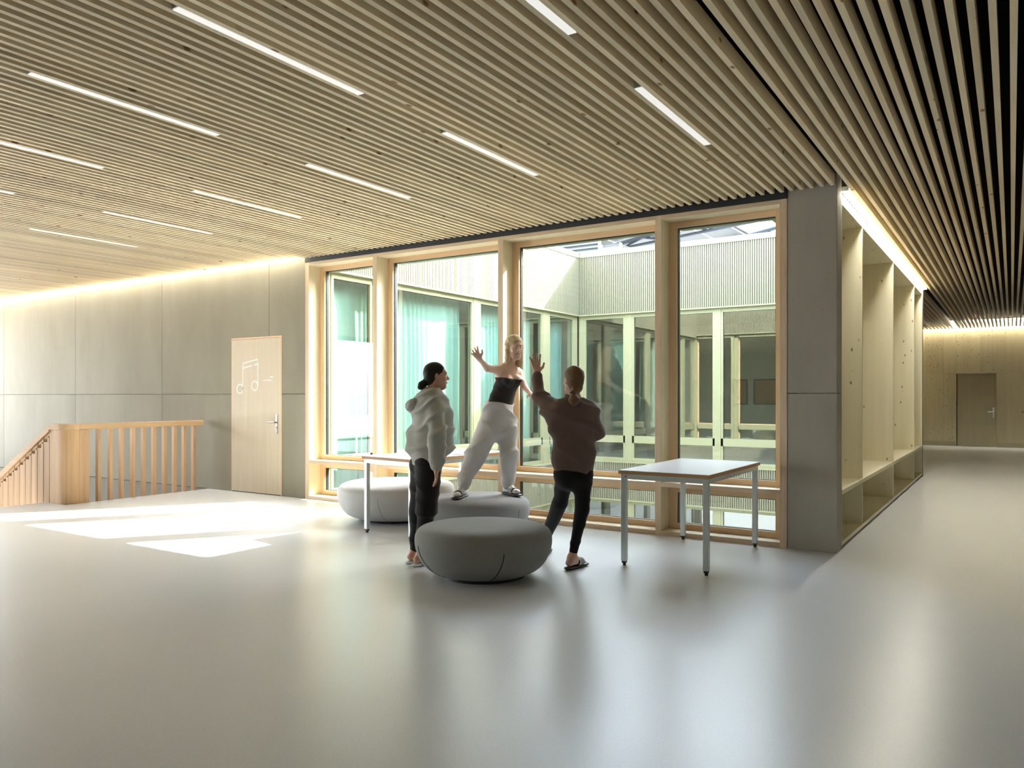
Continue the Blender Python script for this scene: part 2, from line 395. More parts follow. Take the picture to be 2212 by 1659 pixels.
# ---------------------------------------------------------------- courtyard glazing, four bays
YS = 7.555; YG = 7.60
posts = [(-8.089, -8.018), (-6.851, -6.782), (-4.932, -4.862), (-3.021, -2.960), (-1.800, -1.738)]
for i in range(4):
    w = empty('window_%d' % (i+1), (posts[i][0], YW, 0))
    tag(w, ['first bay of the glazing, beside the concrete wall', 'second bay of the glazing, behind the left table', 'third bay of the glazing, behind the three people', 'fourth bay of the glazing, beside the pillar'][i], kind='structure')
    x0, x1 = posts[i][1], posts[i+1][0]
    lx0 = posts[i][0]
    rx1 = posts[i][1]
    def wb(n, a, b, mt, bev=0.0): return cbox(n, a, b, mt, w, bev)
    def post(a, b):
        wb('post', (a, YW, .0), (b, YS+.1, 3.212), 'reveal'); wb('post_edge', (a, YW-.004, 0), (b, YW-.0003, 3.212), 'ply')
    post(*posts[i])
    if i == 3: post(*posts[4])
    def board(n, z0, z1):
        wb(n, (x0+.0005, YW, z0), (x1-.0005, YS+.1, z1), 'reveal_h'); wb(n+'_edge', (x0+.0005, YW-.004, z0), (x1-.0005, YW-.0003, z1), 'ply_h')
    board('head_board', 3.172, 3.212); board('transom_board', .487, .53); board('sill_board', .0, .045)
    for (z0, z1, zb, zt) in ((.53, 3.172, .060, .062), (.045, .487, .058, .072)):
        sx = .088
        f_ = empty('sash', (0, 0, 0)); f_.parent = w; f_.matrix_parent_inverse = Matrix.Translation(-Vector(w.location))
        def sb(n, a, b, mt, bev=0): return cbox_f(n, a, b, mt, f_, bev)
        def cbox_f(n, a, b, mt, p, bev): return box(n, a, b, mt, p, bev)
        sb('stile', (x0+.001, YS, z0+.001), (x0+sx, YS+.07, z1-.001), 'frame'); sb('stile', (x1-sx, YS, z0+.001), (x1-.001, YS+.07, z1-.001), 'frame')
        sb('rail', (x0+sx, YS, z0+.001), (x1-sx, YS+.07, z0+zb), 'frame_h'); sb('rail', (x0+sx, YS, z1-zt), (x1-sx, YS+.07, z1-.001), 'frame_h')
        a0, a1, b0, b1 = x0+sx, x1-sx, z0+zb, z1-zt
        t = .009
        MB().box((a0, YG-.014, b0), (a0+t, YG+.03, b1)).box((a1-t, YG-.014, b0), (a1, YG+.03, b1)).box((a0+t, YG-.014, b0), (a1-t, YG+.03, b0+t*.6)).box((a0+t, YG-.014, b1-t), (a1-t, YG+.03, b1)).build('gasket', 'gasket', f_)
        sb('pane', (a0+t, YG, b0+t*.6), (a1-t, YG+.004, b1-t), 'glass')
    # outer metal cover of the frame
    child(MB().box((lx0, YS+.1, 0), (rx1+.05, 7.69, 3.17)).box((x0+.08, YS+.1, 3.11), (x1-.08, 7.74, 3.17)).box((x0+.08, YS+.1, .42), (x1-.08, 7.74, .56)).box((x0+.08, YS+.1, .0), (x1-.08, 7.74, .09)).box((x1-.08, YS+.1, 0), (x1, 7.74, 3.17)).build('outer_cover', 'cladframe'), w)
struct(box('wall_recess', (-8.6, 7.67, 0), (-8.10, 7.74, 3.2), 'slab'))

# ---------------------------------------------------------------- courtyard facades
def facade(name, loc, rz, L, mull, top, label, lower=True, windows=True, upper_z=3.16, xpan=None):
    r = empty(name, loc, rz, label=label, cat='facade')
    def ribs(z0, z1, nm):
        mb = MB(); n = int(L/.043); p = L/n
        # one folded sheet: trapezoid ribs
        v = []; 
        for i in range(n):
            u = i*p
            for du, w in ((0, .0), (p*.34, .0), (p*.40, .032), (p*.94, .032)): v.append((u+du, w))
        v.append((L, 0))
        m_ = len(v)
        mb.add([(a, b, z0) for a, b in v]+[(a, b, z1) for a, b in v], [(i, i+1, m_+i+1, m_+i) for i in range(m_-1)])
        mb.box((0, -.06, z0), (L, -.004, z1))
        o = mb.build(nm, 'clad', r); o['kind'] = 'stuff'
    ribs(upper_z, top-.11, 'ribbed_cladding')
    MB().box((.05, -.35, top-.11), (L-.05, .045, top)).build('parapet_cap', 'clad', r)
    MB().box((0, -.10, upper_z-.025), (L, .05, upper_z)).build('drip_ledge', 'cladframe', r)
    if lower:
        ribs(-.80, -.02, 'ribbed_cladding')
        MB().box((0, -.10, -.02), (L, .045, .012)).build('drip_ledge', 'cladframe', r)
        MB().box((0, -.10, -.825), (L, .045, -.80)).build('drip_ledge', 'cladframe', r)
    if windows:
        edges = [0]+[q for a, b in mull for q in (a, b)]+[L]
        lv = [(.012, .087, .404, .554, 3.056, upper_z-.025)]
        for a, b in mull:
            box('mullion', (a, -.12, .012), (b, -.02, upper_z-.025), 'cladframe', r)
            if lower: box('mullion', (a, -.12, -3.6), (b, -.02, -.825), 'cladframe', r)
        bays = []
        q = 0
        for a, b in mull:
            if a-q > .05: bays.append((q, a))
            q = b
        if L-q > .05: bays.append((q, L))
        for a, b in bays:
            MB().box((a, -.11, .012), (b, -.03, .087)).box((a, -.11, .404), (b, -.03, .554)).box((a, -.11, 3.056), (b, -.03, upper_z-.025)).box((a, -.11, .087), (a+.045, -.03, 3.056)).box((b-.045, -.11, .087), (b, -.03, 3.056)).build('window_frame', 'cladframe', r)
            MB().box((a+.045, -.085, .554), (a+.057, -.075, 3.056)).box((b-.057, -.085, .554), (b-.045, -.075, 3.056)).box((a+.045, -.085, 3.044), (b-.045, -.075, 3.056)).build('gasket', 'gasket', r)
            box('pane', (a+.045, -.07, .554), (b-.045, -.062, 3.056), 'glass_far', r)
            box('pane', (a+.045, -.07, .087), (b-.045, -.062, .404), 'glass_far', r)
            if lower:
                MB().box((a, -.11, -.89), (b, -.03, -.825)).box((a, -.11, -3.6), (b, -.03, -3.45)).box((a, -.11, -3.45), (a+.045, -.03, -.89)).box((b-.045, -.11, -3.45), (b, -.03, -.89)).build('window_frame', 'cladframe', r)
                box('pane', (a+.045, -.07, -3.45), (b-.045, -.062, -.89), 'glass_far', r)
    return r
XA, YA = -8.0, 15.11; XC = -1.95; Y0 = 7.76
facade('courtyard_facade', (XA, YA-.02, 0), -math.pi/2, YA-Y0-.04, [(0, .13), (1.22, 1.48), (3.71, 3.90), (6.30, 6.48)], 4.52, 'sunlit pale green facade with mint curtains, left side of the courtyard')
Lb = XC-XA
facade('courtyard_facade', (XC, YA, 0), math.pi, Lb, [(0, .1), (1.10, 1.23), (XC+4.843, XC+4.964), (XC+6.744, XC+6.90), (Lb-.12, Lb)], 4.52, 'shaded pale green facade straight across the courtyard')
facade('courtyard_facade', (XC, Y0+.02, 0), math.pi/2, YA-Y0-.04, [(0, .1), (1.8, 1.95), (3.7, 3.85), (5.5, 5.65)], 4.85, 'pale green facade on the right of the courtyard, hidden by the pillar')
facade('courtyard_facade', (XA, Y0-.005, 0), 0, Lb, [], 4.52, 'pale green ribbed cladding on the outside of the near glazing', windows=False, upper_z=3.22)

# wings behind the facades
def wing(name, x0, x1, y0, y1, open_side, label, top=4.4, dark='room'):
    r = empty(name, ((x0+x1)/2, (y0+y1)/2, 0)); tag(r, label, kind='structure')
    def cb(n, a, b, mt): return cbox(n, a, b, mt, r)
    cb('roof_slab', (x0, y0, 3.3), (x1, y1, top-.35), 'room'); cb('floor_slab', (x0, y0, -.35), (x1, y1, 0), 'roomfloor'); cb('floor_slab', (x0, y0, -3.75), (x1, y1, -3.6), 'roomfloor')
    t = .15
    if open_side != 'x1': cb('inner_wall', (x1-t, y0, -3.6), (x1, y1, 3.3), dark)
    if open_side != 'x0': cb('inner_wall', (x0, y0, -3.6), (x0+t, y1, 3.3), dark)
    if open_side != 'y0': cb('inner_wall', (x0, y0, -3.6), (x1, y0+t, 3.3), dark)
    if open_side != 'y1': cb('inner_wall', (x0, y1-t, -3.6), (x1, y1, 3.3), dark)
    return r
wing('wall_music_room', -13.0, XA-.13, 7.75, YA+.1, 'x1', 'music room behind the curtains')
wb_ = wing('wall_far_room', XA-1.5, XC+.10, YA+.13, 20.5, 'y0', 'room behind the far facade')
for (x, zz, sc) in ((-6.0, 1.5, .34), (-5.25, 1.5, .72)):
    q = empty('picture_board', (x, 20.33, zz), label='brown picture board on the wall of the far room, ' + ('the narrow one' if sc < .5 else 'the wide one'), cat='picture')
    box('board', (-sc/2, 0, -.3), (sc/2, .02, .3), 'panel', q)
    MB().box((-sc/2-.03, -.01, -.33), (sc/2+.03, .02, -.3)).box((-sc/2-.03, -.01, .3), (sc/2+.03, .02, .33)).box((-sc/2-.03, -.01, -.3), (-sc/2, .02, .3)).box((sc/2, -.01, -.3), (sc/2+.03, .02, .3)).build('frame', 'plastic', q)
struct(box('wall_shelving_back', (XC+.12, 7.60, -3.6), (-1.735, 15.2, 3.5), 'room'))
struct(box('floor_courtyard', (XA, Y0, -3.75), (XC, YA, -3.62), 'ground'))

# curtains in the music room
def curtain(y0, y1, z0, z1, x, label, seed):
    rg = random.Random(seed); n = int((y1-y0)/.012); ph = 0; pts = []
    for i in range(n+1):
        y = y0+(y1-y0)*i/n; ph += .42+.30*math.sin(y*5.1+seed)
        a = .026+.014*math.sin(y*3.3+seed*2)
        pts.append((x+a*math.sin(ph), y))
    zs = np.linspace(z0, z1, 12); v = []; f = []
    for j, z in enumerate(zs):
        for i, (px, py) in enumerate(pts):
            s = .7+.5*(1-j/11); v.append((x+(px-x)*s+.006*math.sin(j*.9+i*.05), py, z))
    m_ = n+1
    for j in range(11):
        for i in range(n): f.append((j*m_+i, j*m_+i+1, (j+1)*m_+i+1, (j+1)*m_+i))
    me = bpy.data.meshes.new('curtain'); me.from_pydata(v, [], f); me.materials.append(M['curtain']); me.polygons.foreach_set('use_smooth', [True]*len(f))
    o = link('curtain', me); md = o.modifiers.new('t', 'SOLIDIFY'); md.thickness = .003
    tag(o, label, 'curtain', 'curtains of the music room'); return o
curtain(7.95, 11.15, .05, 3.12, XA-.32, 'mint curtain filling the widest window of the sunlit facade', 1)
curtain(11.45, 13.6, .05, 3.12, XA-.32, 'mint curtain in the second window of the sunlit facade, seen past the mullion', 2)
curtain(13.9, 14.95, .05, 3.12, XA-.32, 'mint curtain in the narrow window next to the courtyard corner', 5)

# rooftop louvred plant and shed roof beyond
lu = empty('ventilation_housing', (-10.2, 20.5, 4.05), label='grey louvred ventilation housing on the roof behind the courtyard corner', cat='ventilation unit')
def louv(x0, x1, y, z1, m_, n):
    box('housing_core', (x0+.03, y+.08, 0), (x1-.03, y+1.2, z1), 'roofsheet', lu)
    for i in range(n):
        z = .05+i*(z1-.1)/n
        MB().prism([(y, z), (y+.09, z+.07), (y+.09, z+.085), (y, z+.015)], x0, x1, axis=0).build('louvre', m_, lu)
    box('corner_post', (x0-.04, y-.01, 0), (x0, y+.1, z1), 'white', lu); box('corner_post', (x1, y-.01, 0), (x1+.04, y+.1, z1), 'white', lu)
louv(-1.4, .0, 0, 2.0, 'louver', 16); louv(.15, .72, -.1, 1.75, 'white', 14)
sh = empty('shed_roof', (-8, 26, 5), label='steel framed shed roof with a white skylight strip beyond the far facade', cat='roof')
def roofp(u, v, dz=0): return Vector((-4.6+u*1.0, -6+v, 1.35+u*.17+v*.02+dz))
us = [0, 1.2, 2.4, 3.5, 4.6, 6.6, 7.9, 9.3, 10.7, 12.1]
for j in range(3):
    for a, b in zip(us, us[1:]):
        p = [roofp(a+.03, j*4+.03), roofp(b-.03, j*4+.03), roofp(b-.03, j*4+3.97), roofp(a+.03, j*4+3.97)]
        q = [x+Vector((0, 0, .05)) for x in p]
        MB().add(p+q, [(0, 3, 2, 1), (4, 5, 6, 7), (0, 1, 5, 4), (1, 2, 6, 5), (2, 3, 7, 6), (3, 0, 4, 7)]).build('skylight' if abs(a-4.6) < .01 else 'roof_sheet', 'glass' if abs(a-4.6) < .01 else 'roofsheet', sh)
for a in (0.0, 2.4, 4.5, 6.7, 9.3, 12.1):
    MB().tube(roofp(a, 0, -.10), roofp(a, 12, -.10), .06, 6).build('purlin', 'truss', sh)
for v in (.3, 4.0, 8.0):
    t_ = MB(); t_.tube(roofp(0, v, -.15), roofp(12, v, -.15), .07, 6); t_.tube(roofp(0, v, -.2), roofp(12, v, -1.2), .05, 6)
    for i in range(8): t_.tube(roofp(i*1.5, v, -.2-i*.125), roofp(i*1.5+.8, v, -.17), .035, 5); t_.tube(roofp(i*1.5+.8, v, -.17), roofp(i*1.5+1.5, v, -.3-i*.125), .035, 5)
    t_.build('truss', 'truss', sh)
struct(MB().box((-16, YA+.4, 3.96), (2.3, 22, 4.048)).build('wall_roof_deck', 'roofsheet'))

# ---------------------------------------------------------------- ceiling lamps and coves
lm = MB().box((-.026, 0, 0), (.026, 1.27, .06)).mesh('lamp_housing', 'alu')
ld = MB().box((-.0245, .004, -.006), (.0245, 1.266, -.0005)).mesh('diffuser', 'lamp')
names = {7: 'rightmost row', 24: 'second row from the right', 40: 'third row from the right', 57: 'fourth row from the right', 74: 'fifth row from the right', 91: 'leftmost row'}
for kk in (7, 24, 40, 57, 74, 91):
    gx = -1.319-PITCH*kk+.026
    for y, w in ((2.26, 'nearer the viewer'), (4.365, 'nearer the glazing')):
        if kk > 74 and y < 2: continue
        L_ = empty('ceiling_lamp', (gx, y, CEIL+.004), label='slim white linear lamp between the slats, %s, %s' % (names[kk], w), cat='lamp', group='linear lamps between the slats')
        link('lamp_housing', lm, L_); link('diffuser', ld, L_)
cv = empty('cove_light', (-12.8, 7.3, 3.4), label='glowing light cove along the top of the concrete wall', cat='light strip')
MB().box((-4.7, .01, .055), (4.7, .05, .075)).build('led_profile', 'cove', cv); MB().box((-4.7, -.10, .078), (4.7, .055, .095)).build('cove_board', 'white', cv)
cv = empty('cove_light', (-.1, YE-.06, 3.4), label='glowing light cove along the top of the corridor end wall', cat='light strip')
MB().box((-2.2, .0, .055), (2.2, .035, .075)).build('led_profile', 'cove_far', cv); MB().box((-2.2, -.10, .078), (2.2, .055, .095)).build('cove_board', 'white', cv)
cv = empty('shelf_light', (-1.28, 7.62, CEIL), label='long bright light strip above the built-in shelving', cat='light strip')
box('diffuser', (-.03, 0, -.001), (.026, 7.75, .006), 'strip', cv); box('lamp_housing', (-.03, 0, .007), (.026, 7.75, .05), 'alu', cv)

# ---------------------------------------------------------------- built-in shelving
sf = empty('shelving_unit', (-1.312, 11.4, 0), label='tall built-in spruce shelving with a low bench shelf, right of the pillar', cat='shelving')
XB = -1.715; YC0, YC1 = 7.592, 15.19
def sfb(n, a, b, m_='shelf', bev=.0015): return cbox(n, a, b, m_, sf, bev)
sfb('plinth', (XB, YC0+.01, .0), (-1.335, YC1-.01, .022), 'plastic', 0)
sfb('base_shelf', (XB, YC0, .022), (-1.312, YC1, .062), 'shelf_h')
sfb('bench_shelf', (XB, YC0+.03, .495), (-1.305, YC1-.03, .537), 'shelf_h')
sfb('top_board', (XB, YC0, 3.158), (-1.312, YC1, 3.218), 'shelf_h')
sfb('light_batten', (XB, YC0, 3.222), (-1.318, YC1, 3.262), 'shelf_h')
sfb('side_panel', (XB, YC0, .063), (-1.312, YC0+.03, 3.157)); sfb('side_panel', (XB, YC1-.03, .063), (-1.312, YC1, 3.157))
for y in (8.788, 11.309, 13.90):
    sfb('divider', (XB+.012, y-.0, .063), (-1.314, y+.03, .494)); sfb('divider', (XB+.012, y-.0, .538), (-1.314, y+.03, 3.157))
for a, b in zip((YC0+.03, 8.82, 11.34, 13.93), (8.787, 11.308, 13.899, YC1-.03)):
    sfb('back_panel', (XB, a, .063), (XB+.012, b, .494)); sfb('back_panel', (XB, a, .538), (XB+.012, b, 3.157))
struct(box('trim_3', (-1.75, 15.192, 0), (-1.30, 15.215, 3.5), 'slab'))
struct(box('wall_shelving_end', (-2.3, 15.216, 0), (-1.315, 15.4, 3.5), 'clt'))

# ---------------------------------------------------------------- stair and balustrade
st = empty('stair', (-10.2, 6.4, 0), label='concrete stair going down behind the wooden balustrade', cat='stair')
for i in range(16):
    MB().box((-.28*(i+1), -1.02, -.17*(i+2)), (-.28*i-.001, .94, -.17*(i+1)-.001)).build('step', 'slab', st)
bl = empty('balustrade', (-10.2, 5.4, 0), label='larch stair balustrade with square posts and a rounded corner', cat='railing')
def bb(o): return child(o, bl)
XB0, XB1 = -10.262, -10.203
for y in (5.727, 5.887, 6.042, 6.206, 6.364, 6.52, 6.682, 6.84, 6.998, 7.156):
    bb(box('post', (XB0, y-.046, -.25), (XB1, y, .96), 'stair', None, .002))
bb(box('handrail', (-10.285, 5.43, .96), (-10.185, 7.275, 1.034), 'stair_y', None, .005))
# solid corner: flat board, then rounded board
bb(box('corner_board', (XB0, 5.435, -.28), (XB1+.003, 5.566, .958), 'stair', None, .003))
def arcpts(cx, cy, r0, r1, a0, a1, n=10):
    o = [(cx+r1*math.cos(a0+(a1-a0)*i/n), cy+r1*math.sin(a0+(a1-a0)*i/n)) for i in range(n+1)]
    return o+[(cx+r0*math.cos(a0+(a1-a0)*i/n), cy+r0*math.sin(a0+(a1-a0)*i/n)) for i in range(n, -1, -1)]
CX, CY = -10.37, 5.435
bb(MB().prism(arcpts(CX, CY, .105, .168, 0, -math.pi/2), -.28, .958).build('corner_curve', 'stair', smooth=False))
bb(MB().prism(arcpts(CX, CY-.006, .085, .186, 0, -math.pi/2), .96, 1.034).build('handrail_curve', 'stair_x'))
bb(box('corner_board', (-10.61, 5.268, -.32), (-10.371, 5.330, .958), 'stair', None, .003))
bb(MB().prism([(-10.371, .96), (-10.371, 1.034), (-10.56, 1.034), (-10.60, 1.022), (-10.62, .96)], 5.245, 5.348, axis=1).build('handrail_bend', 'stair_x'))
sl = (1.04-.261)/(12.096-10.606)
x1_, z1_ = -10.60, 1.022; x2_ = -14.6
bb(MB().prism([(x1_, z1_), (x2_, z1_+(x2_-x1_)*sl), (x2_, z1_-.088+(x2_-x1_)*sl), (x1_-.0, z1_-.088)], 5.247, 5.346, axis=1).build('handrail_slope', 'stair_x'))
x = -10.612
while x > -14.4:
    zt = z1_-.092+(x-x1_)*sl
    bb(box('post', (x-.052, 5.265, zt-2.0), (x, 5.335, zt-.045 - .052*sl), 'stair', None, .002))
    bb(MB().prism([(x-.125, zt-.13*sl-.035), (x-.002, zt-.045), (x-.002, zt-.002), (x-.125, zt-.002-.123*sl)], 5.27, 5.33, axis=1).build('spacer_block', 'stair_x'))
    bb(box('infill_board', (x-.159, 5.271, zt-2.0), (x-.052, 5.315, zt-.05-.16*sl), 'stair', None, .001))
    x -= .159

# ---------------------------------------------------------------- tables
def table(x, y, rz, label, LX=.75, LY=1.45, H=.787):
    t = empty('table', (x, y, 0), rz, label=label, cat='table', group='tables by the glazing')
    box('tabletop', (0, 0, H-.004), (LX, LY, H), 'tabletop', t)
    box('tabletop_edge', (0, 0, H-.030), (LX, LY, H-.0042), 'edge', t)
    a = .045; z = H-.0305
    MB().box((.015+a, .015, z-.042), (LX-.015-a, .045, z)).box((.015+a, LY-.045, z-.042), (LX-.015-a, LY-.015, z)).box((.015, .015+a, z-.042), (.045, LY-.015-a, z)).box((LX-.045, .015+a, z-.042), (LX-.015, LY-.015-a, z)).build('apron_frame', 'alu', t)
    for px, py in ((.015, .015), (LX-.015-a, .015), (.015, LY-.015-a), (LX-.015-a, LY-.015-a)):
        l = box('leg', (px, py, .035), (px+a, py+a, z), 'alu', t, .004)
        MB().box((px+.006, py+.006, .02), (px+a-.006, py+a-.006, .0352)).tube((px+a/2, py+a/2, 0), (px+a/2, py+a/2, .02), .014, 12).build('foot', 'plastic', l)
    return t
t2 = table(-2.735, 5.865, 0, 'empty white table with steel legs standing in front of the pillar', LX=.77, LY=1.44)
box('maker_label', (.05, .0135, .787-.060), (.10, .0149, .787-.045), 'white', t2); box('label_mark', (.052, .0125, .787-.058), (.068, .0134, .787-.047), 'red', t2)
t1 = table(-5.60, 5.85, math.radians(-8), 'white table with papers behind the woman in the grey hoodie')
for i, (u, v, r_, w_, h_, lb) in enumerate(((.50, 1.05, .3, .21, .297, 'white paper sheet lying on the left table, nearest the right edge'), (.36, 1.20, -.4, .21, .297, 'white paper sheet at the far end of the left table'), (.60, .80, .9, .15, .21, 'small white booklet on the left table, nearest the hoodie woman'), (.22, 1.0, .1, .21, .297, 'white paper sheet lying farthest left on the left table'))):
    p = t1.matrix_basis @ Vector((u, v, .7875))
    o = MB().box((-w_/2, -h_/2, 0), (w_/2, h_/2, .002 if i != 2 else .008)).build('paper_sheet' if i != 2 else 'booklet', 'paper')
    o.location = (t1.location.x+math.cos(math.radians(-8))*u-math.sin(math.radians(-8))*v, t1.location.y+math.sin(math.radians(-8))*u+math.cos(math.radians(-8))*v, .7875+i*.0003)
    o.rotation_euler = (0, 0, r_); tag(o, lb, 'paper' if i != 2 else 'booklet', 'papers on the left table')

# ---------------------------------------------------------------- poufs
def at(lat, d): return RT*lat+FW*d
M['felt_dark'] = fabric('mid_grey_felt', (.32, .32, .305), (.22, .22, .21))
M['felt_mid'] = fabric('grey_felt', (.31, .31, .32), (.22, .22, .225))
M['felt_light'] = fabric('pale_grey_felt', (.66, .66, .66), (.55, .55, .55))
M['seam'] = plain('dark_seam', (.045, .043, .038), .9)
def pouf(lat, d, rx, ry, H, mat, label, sup=2.0, seams=(), rz=0.0, seamw=.004):
    c = at(lat, d); t = empty('pouf', (c.x, c.y, 0), YAW+rz, label=label, cat='pouf', group='round felt poufs')
    q_ = H/.405
    prof = [(0.0, .028), (.60, .028), (.70, .040), (.79, .062), (.865, .095), (.925, .140*q_), (.970, .195*q_), (.996, .250*q_), (1.0, .295*q_), (.988, H-.072), (.955, H-.042), (.90, H-.022), (.82, H-.010), (.70, H-.004), (.45, H-.0015), (0, H)]
    # smooth resample
    from mathutils.geometry import interpolate_bezier
    n = 72; v = []; f = []; rings = []
    P = []
    for i in range(len(prof)-1):
        p0 = prof[max(0, i-1)]; p1 = prof[i]; p2 = prof[i+1]; p3 = prof[min(len(prof)-1, i+2)]
        for s in range(3):
            u = s/3
            q = tuple(.5*((2*p1[k])+(-p0[k]+p2[k])*u+(2*p0[k]-5*p1[k]+4*p2[k]-p3[k])*u*u+(-p0[k]+3*p1[k]-3*p2[k]+p3[k])*u**3) for k in (0, 1))
            P.append((max(q[0], 0), q[1]))
    P.append(prof[-1])
    P = [p for p in P if p[0] > .002]
    def sp(a, r):
        ca, sa = math.cos(a), math.sin(a); k_ = (abs(ca)**sup+abs(sa)**sup)**(-1/sup)
        return (rx*r*k_*ca, ry*r*k_*sa)
    for r, z in P:
        for i in range(n): x, y = sp(2*math.pi*i/n, r); v.append((x, y, z))
    for j in range(len(P)-1):
        for i in range(n): f.append((j*n+i, j*n+(i+1) % n, (j+1)*n+(i+1) % n, (j+1)*n+i))
    f.append(tuple(range(n))[::-1]); f.append(tuple(range((len(P)-1)*n, len(P)*n)))
    me = bpy.data.meshes.new('cover'); me.from_pydata(v, [], f); me.materials.append(M[mat]); me.polygons.foreach_set('use_smooth', [True]*len(f))
    link('cover', me, t)
    bs = MB(); bs.prism([sp(2*math.pi*i/40, .60) for i in range(40)], .0, .027); bs.build('base_plate', 'plastic', t)
    for a0, a1, zt in seams:
        pts = []
        for k_ in range(22):
            z = .032+(zt-.032)*k_/21
            r = np.interp(z, [p[1] for p in P], [p[0] for p in P]); a = math.radians(a0+(a1-a0)*(1-k_/21)**2)
            x, y = sp(a, r); pts.append((x*1.0, y*1.0, z))
        MB().path(pts, seamw, 6).build('seam', 'seam', t)
    return t
pouf(-.222, 6.05, .535, .49, .405, 'felt_dark', 'dark grey felt pouf in the foreground', seams=((-155, -140, .27), (-72, -80, .26), (20, 30, .26)))
pouf(-.36, 7.76, .54, .50, .405, 'felt_mid', 'grey felt pouf that the blonde woman stands on', seams=((-38, -42, .3), (-150, -140, .27), (80, 90, .26)), seamw=.002)
pouf(-1.315, 8.86, .66, .62, .43, 'felt_light', 'pale grey felt pouf under the left table, against the glazing', sup=2.3, seams=((-100, -95, .3), (-58, -62, .3), (150, 160, .28)), seamw=.0015)

